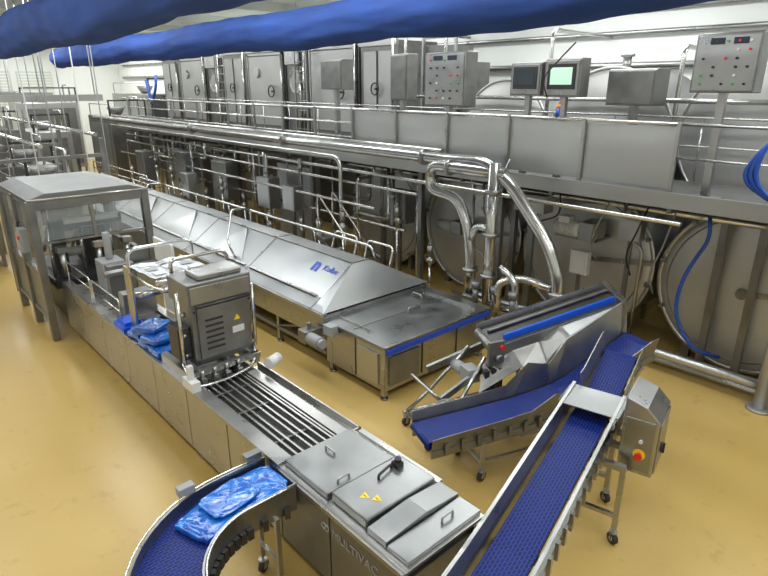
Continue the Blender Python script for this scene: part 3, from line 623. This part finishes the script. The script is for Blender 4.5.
for i,(y,r,z) in enumerate(((.35,1.2,3.35),(2.95,1.28,3.4),(5.55,1.2,3.3),(7.95,1.1,3.2))):
    t=T("pressure_vessel","large smooth stainless drum standing behind the walkway barrier","vessel",(11.7,y,0),group="upper vessels behind the barrier")
    P(t,"shell",M().rev((10.75,y,z),(1,0,0),[(0,r*.99),(1.8,r),(1.95,r*.6),(2.0,.001)],48),tankm)
    P(t,"dished_end",M().rev((10.75,y,z),(1,0,0),[(.0,r),(-.06,r*.9),(-.12,r*.5),(-.14,.001)],48),doorm)
    P(t,"flange_ring",M().torus((10.75,y,z),(1,0,0),r,.035,48,8),steelb)
    P(t,"nozzle",M().cyl((11.2,y,z+r*.9),(11.2,y,z+r+.25),.08,14).cyl((11.2,y,z+r+.2),(11.2,y,z+r+.25),.13,14),steel)
    P(t,"saddle",M().box(10.95,y-r*.8,0,11.05,y+r*.8,z-r*.6),steeld)
t=T("drive_motor","light grey electric motor fixed in front of the round tank door","motor",(8.85,5.0,1.75))
P(t,"motor_body",M().cyl((8.65,5.15,1.95),(8.65,4.7,1.95),.13,20),plastw)
for k in range(8): P(t,"cooling_fin",M().cyl((8.65,5.10-k*.045,1.95),(8.65,5.085-k*.045,1.95),.145,20),plastw)
P(t,"terminal_box",M().box(8.5,4.85,2.05,8.7,5.05,2.16),plastw,bev=.01); P(t,"gearbox",M().box(8.55,4.45,1.8,9.0,4.7,2.1),steel,bev=.02)
P(t,"mount",M().box(8.7,4.45,1.76,9.2,5.2,1.8),steeld)
t=T("drive_motor","small dark motor with gearbox beside the shaded tank","motor",(8.8,7.6,1.2))
P(t,"motor_body",M().cyl((8.7,7.9,1.5),(8.7,7.5,1.5),.11,18),plastg); P(t,"gearbox",M().box(8.6,7.25,1.38,8.9,7.5,1.64),steeld,bev=.015); P(t,"mount",M().box(8.8,7.25,1.34,9.2,7.9,1.38),steeld)

# ---------------------------------------------------------------- pipes
def pipe(pts,r,lbl,fr=.2,m=None,fl=(),group=None,name="process_pipe"):
    t=T(name,lbl,"pipe",pts[0],group=group)
    P(t,"pipe_run",M().tube(pts,r,12,fr),m or pipem)
    for (p,ax) in fl:
        p=Vector(p); a=Vector(ax)*.03; P(t,"clamp_ferrule",M().cyl(p-a,p+a,r*1.45,16),steel)
    return t
pipe([(7.7,26,2.97),(7.7,7.0,2.97),(7.55,5.9,3.02),(7.5,5.35,2.75),(7.5,4.6,1.95),(7.5,4.35,1.45),(7.5,4.35,.75)],.10,"thick polished pipe running along the hall and bending down",.22,fl=(((7.7,7.4,2.97),(0,1,0)),((7.5,4.35,1.2),(0,0,1)),((7.7,12,2.97),(0,1,0)),((7.7,17,2.97),(0,1,0))))
pipe([(7.5,5.45,2.88),(7.5,7.05,2.88),(7.5,7.05,2.45),(7.5,6.4,2.38),(7.5,6.15,1.95),(7.5,6.05,1.4),(7.5,6.05,.75)],.095,"polished loop pipe with tight return bend",.2,fl=(((7.5,6.6,2.88),(0,1,0)),((7.5,6.05,1.2),(0,0,1))))
pipe([(7.45,5.62,3.05),(7.45,5.62,.7)],.095,"thick vertical polished pipe beside the tunnel outfeed",.1,fl=(((7.45,5.62,2.6),(0,0,1)),((7.45,5.62,1.9),(0,0,1)),((7.45,5.62,1.2),(0,0,1))))
pipe([(7.4,5.66,2.0),(7.4,5.9,2.0),(7.4,5.98,1.75)],.06,"short polished cross pipe between the uprights",.12)
pipe([(7.35,5.0,.7),(7.35,5.0,1.25),(7.35,5.3,1.45)],.06,"short curved polished connecting pipe",.15)
pipe([(8.05,25,3.05),(8.05,7.3,3.05)],.05,"slim polished pipe beside the walkway",.3)
pipe([(7.95,25,2.7),(7.95,10.2,2.7),(7.95,10.2,.0)],.05,"polished supply pipe dropping to the floor",.3)
pipe([(8.6,-2,.28),(8.6,6.9,.28),(8.6,6.9,1.1)],.07,"thick light grey pipe along the floor",.2,m=steelb)
pipe([(8.75,-2,.10),(8.75,7.5,.10)],.05,"grey pipe along the floor under tanks",.2,m=steelb)
t=T("pump_unit","stainless pump with valve cluster at the pipe ends","pump",(7.5,5.2,0))
P(t,"pump_housing",M().cyl((7.3,4.35,.62),(7.62,4.35,.62),.17,20).cyl((7.62,4.35,.62),(8.0,4.35,.62),.12,18),steel)
P(t,"stand",M().box(7.15,4.2,.0,8.05,4.5,.06).box(7.25,4.22,.06,7.35,4.48,.5).box(7.85,4.22,.06,7.95,4.48,.5),steeld)
P(t,"stand",M().box(7.3,5.5,.0,7.6,6.2,.06).box(7.4,5.55,.06,7.5,6.1,.6),steeld)
P(t,"manifold",M().tube([(7.45,6.1,.7),(7.45,4.9,.7),(7.45,4.55,.95)],.09,12,.2),pipem)
P(t,"manifold",M().tube([(7.3,5.3,.7),(7.3,5.3,1.2),(7.5,5.0,1.3),(7.5,4.45,1.25)],.065,10,.15),pipem)
for y in (5.0,5.35,5.75): P(t,"valve_actuator",M().cyl((7.3,y,.72),(7.3,y,.98),.05,14).cyl((7.3,y,.98),(7.3,y,1.1),.075,14),brassm)
rnd=random.Random(3)
G="process pipes under the walkway"
for k in range(34):
    y=8.4+k*.45+rnd.uniform(-.2,.2); x=rnd.uniform(8.0,8.9); z=rnd.uniform(1.2,2.3); y2=y+rnd.uniform(.5,1.6); r=rnd.choice((.03,.04,.05))
    kind=rnd.random()
    if kind<.4: pts=[(x,y,2.5),(x,y,z),(x,y2,z),(x,y2,.0)]
    elif kind<.7: pts=[(x,y,2.5),(x,y,.0)]
    else: pts=[(x,y,.0),(x,y,z),(x+.5,y,z),(x+.5,y,2.5)]
    pipe(pts,r,"slender stainless process pipe beneath the walkway",.12,m=pipem if rnd.random()<.7 else steeld,fl=(((x,y,z-.1 if kind>=.7 else z+.14),(0,0,1)),),group=G)
for (y,z,x) in ((4.05,2.0,8.75),(6.75,1.9,8.65),(7.1,1.2,8.8)):
    pipe([(x,y,2.5),(x,y,z),(x,y-.35,z-.2),(x,y-.35,.35)],.028,"thin bent pipe in front of the tank doors",.1,m=steel,fl=(((x,y,z+.1),(0,0,1)),),group="thin pipes before the tanks")
for (x,z,r,y0,y1) in ((8.2,2.40,.035,3,24),(8.15,2.15,.03,8,24),(8.8,2.42,.045,-1,20),(8.3,1.3,.03,8.5,22),(8.0,.45,.04,8,23),(7.9,1.75,.03,9,24)):
    pipe([(x,y0,z),(x,y1,z)],r,"long straight pipe run parallel to the walkway",0,group="straight pipe runs")
for k in range(18):
    y=7.6+k*.9+rnd.uniform(-.3,.3); x=rnd.uniform(7.5,8.3); z=rnd.uniform(.7,1.7)
    t=T("valve","stainless process valve with cylindrical actuator","valve",(x,y,0),group="process valves")
    P(t,"valve_body",M().cyl((x,y-.1,z),(x,y+.1,z),.05,12).cyl((x,y,z-.12),(x,y,z+.1),.04,12),steel)
    P(t,"actuator",M().cyl((x,y,z+.1),(x,y,z+.32),.06,14).cyl((x,y,z+.32),(x,y,z+.37),.04,12),steelb if k%2 else steeld)
    P(t,"stem_pipe",M().cyl((x,y,0.0),(x,y,z-.12),.025,8),pipem)
for (x,y,z,sx_,sy_,sz,mm,lbl) in ((7.9,13.2,1.1,.35,.6,.8,steelb,"stainless switch cabinet on a post beside the pipes"),(7.8,11.9,1.25,.3,.5,.6,steelb,"small bright steel box among the pipes"),(8.55,8.75,1.35,.3,.7,.7,steeld,"dark steel box beneath the walkway"),(7.9,15.5,1.0,.4,.9,1.1,steel,"grey steel cabinet near the tunnel"),(8.75,6.45,1.8,.25,.5,.5,tankm,"grey terminal box beneath the walkway"),(8.5,5.35,2.12,.3,.6,.3,doorm,"bright steel box on the tank frame"),(8.6,4.5,1.2,.12,.32,.4,plastw,"pale switch box below the drive motor"),(7.8,18,1.2,.5,.8,1.0,steel,"steel cabinet in the pipe row"),(8.7,3.75,1.9,.2,.35,.35,steelb,"small steel junction box at the tanks"),(8.62,12.3,.1,.3,1.6,2.1,tankm,"tall grey steel casing under the walkway"),(8.62,16.2,.1,.3,1.6,2.0,tankm,"tall grey steel casing under the walkway"),(8.62,18.5,.1,.3,3.2,2.0,tankm,"tall grey steel casing under the walkway"),(7.6,21,.8,.4,.7,1.2,steelb,"bright cabinet near the infeed conveyor"),(7.3,16.8,.9,.3,.5,.8,steel,"small cabinet standing beside the tunnel")):
    t=T("electrical_box",lbl,"box",(x+sx_/2,y+sy_/2,0))
    P(t,"enclosure",M().box(x,y,z,x+sx_,y+sy_,z+sz),mm,bev=.012)
    P(t,"door",M().box(x-.012,y+.03,z+.03,x,y+sy_-.03,z+sz-.03),mm,bev=.005)
    P(t,"post",M().box(x+sx_*.4,y+sy_*.4,0,x+sx_*.6,y+sy_*.6,z),steeld)
t=T("access_stairs","stainless access steps between pipes and tunnel","stairs",(7.6,9.6,0))
for k in range(4): P(t,"step",M().box(7.3,9.3+k*.22,.25*(k+1),7.7,9.5+k*.22,.25*(k+1)+.03),steel)
for q in (7.3,7.7):
    P(t,"stringer",M().bar((q,9.15,.05),(q,10.2,1.1),.03,.1),steel)
    P(t,"handrail",M().tube([(q,9.25,.15),(q,9.25,1.2),(q,10.2,2.0),(q,10.2,1.1)],.02,8,.1),pipem)
def hose(pts,r,m,lbl): return S("hose",lbl,"hose",M().tube(pts,r,8,.4),m)
hose([(8.5,2.75,2.5),(8.5,2.7,2.2),(8.45,2.95,1.6),(8.5,3.0,1.0),(8.6,2.7,.5),(8.9,2.4,.38)],.028,hoseb,"blue rubber hose hanging beside the tank")
for k in range(3):
    hose([(8.39,2.05-k*.03,3.72),(8.2,2.2,3.5),(8.18,2.25+k*.08,3.1),(8.2,2.0,2.85),(8.2,1.75+k*.1,3.0),(8.25,1.7,3.4)],.03,hoseb,"coiled blue hose hanging on the walkway rail")
hose([(8.4,5.0,2.52),(8.3,4.9,2.2),(8.35,5.4,2.0),(8.6,5.5,2.15)],.015,black,"black cable looping beneath the walkway")
hose([(8.35,6.9,2.9),(8.2,6.6,2.2),(8.3,6.2,2.5),(8.35,6.0,3.0)],.01,plastw,"white thin cable by the bent pipes")
for k,(y,z0) in enumerate(((3.2,1.9),(3.6,2.1),(4.2,2.2))):
    hose([(8.5,y,2.5),(8.45,y+.1,z0),(8.6,y+.3,z0-.4),(8.9,y+.3,z0-.8)],.014,black if k%2 else plastg,"thin cable hanging beneath the walkway")
def panel(x,y0,y1,z0,z1,d,lbl,kind):
    t=T("control_cabinet",lbl,"control cabinet",(x+d/2,(y0+y1)/2,2.68))
    P(t,"enclosure",M().prism([(x,z0),(x+d,z0),(x+d,z1),(x+.06,z1),(x-.0,z1-.02)],'y',y0,y1),steeld,bev=.012)
    P(t,"stand_post",M().box(x+d*.3,(y0+y1)/2-.05,2.68,x+d*.6,(y0+y1)/2+.05,z0),steel)
    P(t,"base_plate",M().box(x,(y0+y1)/2-.2,2.68,x+d,(y0+y1)/2+.2,2.7),steel)
    P(t,"front_door",M().box(x-.014,y0+.03,z0+.03,x,y1-.03,z1-.04),steel if kind!='n' else steeld,bev=.004)
    W=y1-y0;Hh=z1-z0
    if kind=='b':
        r=random.Random(int(y0*10))
        for row in range(6):
            for c in range(5):
                if r.random()<.25: continue
                yy=y0+W*(.16+.17*c); zz=z0+Hh*(.15+.14*row)
                P(t,"push_button",M().cyl((x-.014,yy,zz),(x-.04,yy,zz),.016,10),r.choice((black,black,red,green,plastw,black,black)))
        for c in range(2): P(t,"gauge_display",M().box(x-.022,y0+W*(.2+.35*c),z1-.15,x-.014,y0+W*(.42+.35*c),z1-.07),screeng)
    if kind in 'sd':
        P(t,"screen_bezel",M().box(x-.03,y0+W*.12,z0+Hh*.2,x-.014,y1-W*.12,z1-Hh*.15),black)
        P(t,"screen",M().box(x-.034,y0+W*.2,z0+Hh*.32,x-.03,y1-W*.2,z1-Hh*.24),screen if kind=='s' else screeng)
    return t
panel(8.55,7.25,8.25,3.82,4.78,.35,"grey control cabinet with rows of buttons and gauges","b")
panel(8.75,2.6,3.4,4.1,4.85,.3,"steel control panel with coloured buttons on a pole","b")
panel(8.6,5.68,6.28,4.03,4.56,.28,"steel operator terminal with dark touch screen","d")
panel(8.6,4.98,5.62,4.02,4.6,.28,"steel operator terminal with lit green screen","s")
panel(9.6,4.25,5.05,3.88,4.45,.5,"plain steel enclosure behind the operator terminals","n")
panel(8.7,8.9,9.4,3.9,4.8,.3,"narrow steel cabinet beside the button cabinet","n")
panel(8.6,10.9,11.7,4.1,4.75,.35,"dark steel enclosure above the walkway","n")
hose([(8.55,5.5,4.0),(8.5,5.6,4.3),(8.45,5.2,4.65),(8.4,5.0,4.8)],.012,black,"black cable standing up beside the screen")
S("signal_lamp","red and orange signal lamp beneath the screen terminal","lamp",M().cyl((8.42,5.2,3.72),(8.42,5.2,3.85),.03,12,0).cyl((8.42,5.2,3.85),(8.42,5.2,3.92),.03,12,1),[hoseb,orange])
def chamber(y0,w,z1,x,kind):
    t=T("cooking_chamber",("wide steel chamber with plain door and handwheel","steel chamber with round port above pipes","tall stainless chamber with double doors")[kind],"chamber",(x+.6,y0+w/2,0),group="tall steel cooking chambers")
    P(t,"casing",M().box(x,y0+.02,0,x+1.5,y0+w-.02,z1),steeld,bev=.01)
    if kind==0:
        P(t,"door_leaf",M().box(x-.05,y0+.15,2.9,x,y0+w-.15,z1-.25),tankm,bev=.01)
        P(t,"door_frame",M().box(x-.07,y0+.08,2.8,x-.02,y0+.15,z1-.15).box(x-.07,y0+w-.15,2.8,x-.02,y0+w-.08,z1-.15).box(x-.07,y0+.08,z1-.22,x-.02,y0+w-.08,z1-.15),steel)
        P(t,"handwheel",M().torus((x-.14,y0+w*.3,4.0),(1,0,0),.18,.022,20,6).cyl((x-.14,y0+w*.3,4.0),(x,y0+w*.3,4.0),.025,8),steelk)
        P(t,"round_fitting",M().cyl((x-.12,y0+w*.7,4.6),(x,y0+w*.7,4.6),.16,20),steelb)
    elif kind==1:
        P(t,"round_port",M().torus((x-.04,y0+w*.5,4.3),(1,0,0),.34,.04,28,8).cyl((x-.06,y0+w*.5,4.3),(x,y0+w*.5,4.3),.33,28),steel)
        P(t,"vent_box",M().box(x-.2,y0+.2,4.8,x,y0+w-.2,5.2),steel,bev=.01)
        P(t,"vertical_pipe",M().cyl((x-.14,y0+.25,2.8),(x-.14,y0+.25,4.8),.05,8),pipem)
    else:
        for a,c in ((.12,.47),(.53,.88)): P(t,"door_leaf",M().box(x-.05,y0+w*a,2.9,x,y0+w*c,z1-.25),tankm,bev=.01)
        P(t,"handwheel",M().torus((x-.14,y0+w*.5,4.1),(1,0,0),.15,.02,20,6).cyl((x-.14,y0+w*.5,4.1),(x,y0+w*.5,4.1),.025,8),steelk)
    P(t,"cornice",M().box(x-.08,y0,z1-.12,x+.02,y0+w,z1+.03),steelb)
    P(t,"vertical_pipe",M().cyl((x-.14,y0+.05,2.8),(x-.14,y0+.05,z1+.2),.035,8),pipem)
    P(t,"lower_door",M().box(x-.04,y0+.15,.4,x,y0+w-.15,2.4),steeld,bev=.01)
    return t
yy=11.6
for k,(w,z1,kd) in enumerate(((1.5,5.3,2),(2.4,5.4,0),(1.2,5.5,1),(2.4,5.35,0),(1.8,5.35,2),(1.2,5.5,1),(2.4,5.35,0),(1.8,5.3,2))):
    chamber(yy,w,z1,11,kd); yy+=w+.05
for (y,lx) in ((20.4,10.7),(15.3,10.72)):
    t=T("ladder","steel ladder fixed to the chamber front","ladder",(lx,y+.3,2.68))
    for q in (y,y+.6): P(t,"rail",M().box(lx-.02,q,2.68,lx+.02,q+.04,5.5),steel)
    for k in range(9): P(t,"rung",M().cyl((lx,y,2.9+k*.28),(lx,y+.64,2.9+k*.28),.015,6),steel)
for (y,z,w,h,lbl) in ((9.6,3.6,1.0,1.5,"steel framed apparatus behind the control cabinet"),(9.08,3.6,.4,1.1,"tall steel enclosure behind the operator terminals")):
    t=T("equipment_rack",lbl,"rack",(11.2,y+w/2,0))
    P(t,"cabinet_body",M().box(11,y,0,11.6,y+w,z+h),steeld,bev=.01)
    P(t,"frame",M().box(10.9,y-.05,0,10.96,y+.01,z+h+.2).box(10.9,y+w-.01,0,10.96,y+w+.05,z+h+.2).box(10.9,y,z+h+.14,10.96,y+w,z+h+.2),steel)
for k,(y,z1) in enumerate(((1.65,4.9),(4.25,4.8),(6.75,5.2),(9.5,5.6),(10.8,5.4))):
    pipe([(10.5,y,0),(10.5,y,z1),(11.5,y+.1,z1),(12.98,y+.1,z1)],.04,"vertical pipe rising behind the walkway and turning away",.2,group="rising pipes behind the walkway")
for (x,z,y0,y1) in ((10.4,3.95,-4,11),(10.4,5.6,9,38)):
    pipe([(x,y0,z),(x,y1,z)],.04,"horizontal pipe above the walkway",0,group="upper horizontal pipes")
# ---------------------------------------------------------------- far end
for y in (14.6,18.75,23.4,30.6):
    t=T("overhead_beam","galvanised overhead beam hung on rods above the far machines","beam",(2.5,y,4.0),group="overhead beams")
    P(t,"beam",M().box(-.5,y-.05,3.86,4.55,y+.05,4.0),steel)
    for q in (-.3,1.0,2.2,3.3,4.4): P(t,"hanger_rod",M().cyl((q,y,4.0),(q,y,6.6),.014,6),plastw)
for k in range(30):
    x=.9+.38*(k%10)+rnd.uniform(-.08,.08); y=(14.3,18.6,23.7)[k//10]+(k%3)*.1
    if 4.55<x<7.1: x=4.4
    if y<15 and 1.7<x<4.0: y=14.0
    S("drop_cable","thin pole dropping from the ceiling to the floor line","cable",M().cyl((x,y,0),(x,y,6.6),.013,6),(plastg,steel,plastw)[k%3],group="cables dropping from the ceiling")
for k,(x,y,sx_,sy_,sz,mm) in enumerate(((1.0,16.2,1.3,2.0,1.6,steeld),(2.9,15.5,1.2,2.6,1.9,tankm),(3.3,19.2,1.1,2.4,2.0,steeld),(1.0,20,1.4,3,1.9,tankm),(3.6,26,1.4,3,2.6,steeld),(5.6,27,1.4,3,2.4,tankm),(8.6,27,1.6,3,2.9,steeld),(1.0,27,1.6,3,2.8,steel),(3.0,32,2.4,2,3.3,steeld),(10.8,28,1.6,5,3.8,steel),(6.4,32,2.4,3,3.4,tankm),(-1.0,18,1.2,4,1.7,steel),(-1.2,25,1.8,4,2.8,steeld),(.2,32,2.2,2,3.0,tankm))):
    t=T("processing_machine","stainless processing machine at the far end of the hall","machine",(x+sx_/2,y+sy_/2,0),group="far machines")
    P(t,"housing",M().box(x,y,.3,x+sx_,y+sy_,sz),mm,bev=.02)
    for a in (0.08,sx_-.08):
        for c in (.08,sy_-.08): P(t,"leg",M().box(x+a-.04,y+c-.04,0,x+a+.04,y+c+.04,.3),steeld)
    P(t,"hatch",M().box(x-.03,y+.3,.6,x,y+sy_-.3,sz-.3),steelb)
    P(t,"front_hatch",M().box(x+.15,y-.03,.5,x+sx_-.15,y,sz-.25),steeld)
    P(t,"guard_rail",M().tube([(x+.1,y+.1,sz),(x+.1,y+.1,sz+.5),(x+.1,y+sy_-.1,sz+.5),(x+.1,y+sy_-.1,sz)],.025,6,.1),pipem)
    P(t,"hopper",M().cyl((x+sx_/2,y+sy_/2,sz),(x+sx_/2,y+sy_/2,sz+.35),.2,14,0,.4),steeld)
    P(t,"riser_pipe",M().tube([(x+sx_-.2,y+.4,sz),(x+sx_-.2,y+.4,sz+.8),(x+sx_-.2,y+1.4,sz+.8),(x+sx_-.2,y+1.4,sz)],.04,8,.12),pipem)
    P(t,"top_frame",M().box(x,y,sz,x+.06,y+.06,sz+.7).box(x+sx_-.06,y,sz,x+sx_,y+.06,sz+.7).box(x,y,sz+.64,x+sx_,y+.06,sz+.7),steelk)
for (x,z) in ((3.2,2.9),(4.4,3.1),(2.0,2.7)):
    pipe([(x,15,z),(x,38,z)],.05,"pipe run above the far machines",0,group="far pipe runs")
for y in (15.2,18.9,23.3,25.6):
    t=T("pipe_gantry","slim dark steel frame carrying pipes over far machines","frame",(2.75,y,0),group="pipe support frames")
    for q in (.7,4.55): P(t,"upright",M().box(q-.05,y-.05,0,q+.05,y+.05,3.0),steeld)
    P(t,"crossbar",M().box(.7,y-.04,2.56,4.55,y+.04,2.64),steeld)
    P(t,"crossbar",M().box(.7,y-.04,2.0,4.55,y+.04,2.06),steeld)
hose([(10.9,27.2,4.6),(10.7,26.9,4.0),(10.7,27.6,3.4),(10.7,27.9,4.4)],.06,hoseb,"blue hose coil near the tall chambers")
w=bpy.data.worlds.new("world"); bpy.context.scene.world=w; w.use_nodes=True; w.node_tree.nodes['Background'].inputs[0].default_value=(.8,.85,.85,1); w.node_tree.nodes['Background'].inputs[1].default_value=.3
th=math.atan(203/577); yaw=math.radians(42.2)
F=Vector((math.cos(th)*math.sin(yaw),math.cos(th)*math.cos(yaw),-math.sin(th)))
cam=bpy.data.cameras.new("camera"); co=bpy.data.objects.new("camera",cam); COL.objects.link(co)
cam.sensor_width=36; cam.lens=36*577/768; co.location=(0,0,4.2); co.rotation_euler=F.to_track_quat('-Z','Y').to_euler()
bpy.context.scene.camera=co
bpy.context.scene.view_settings.view_transform='Standard'
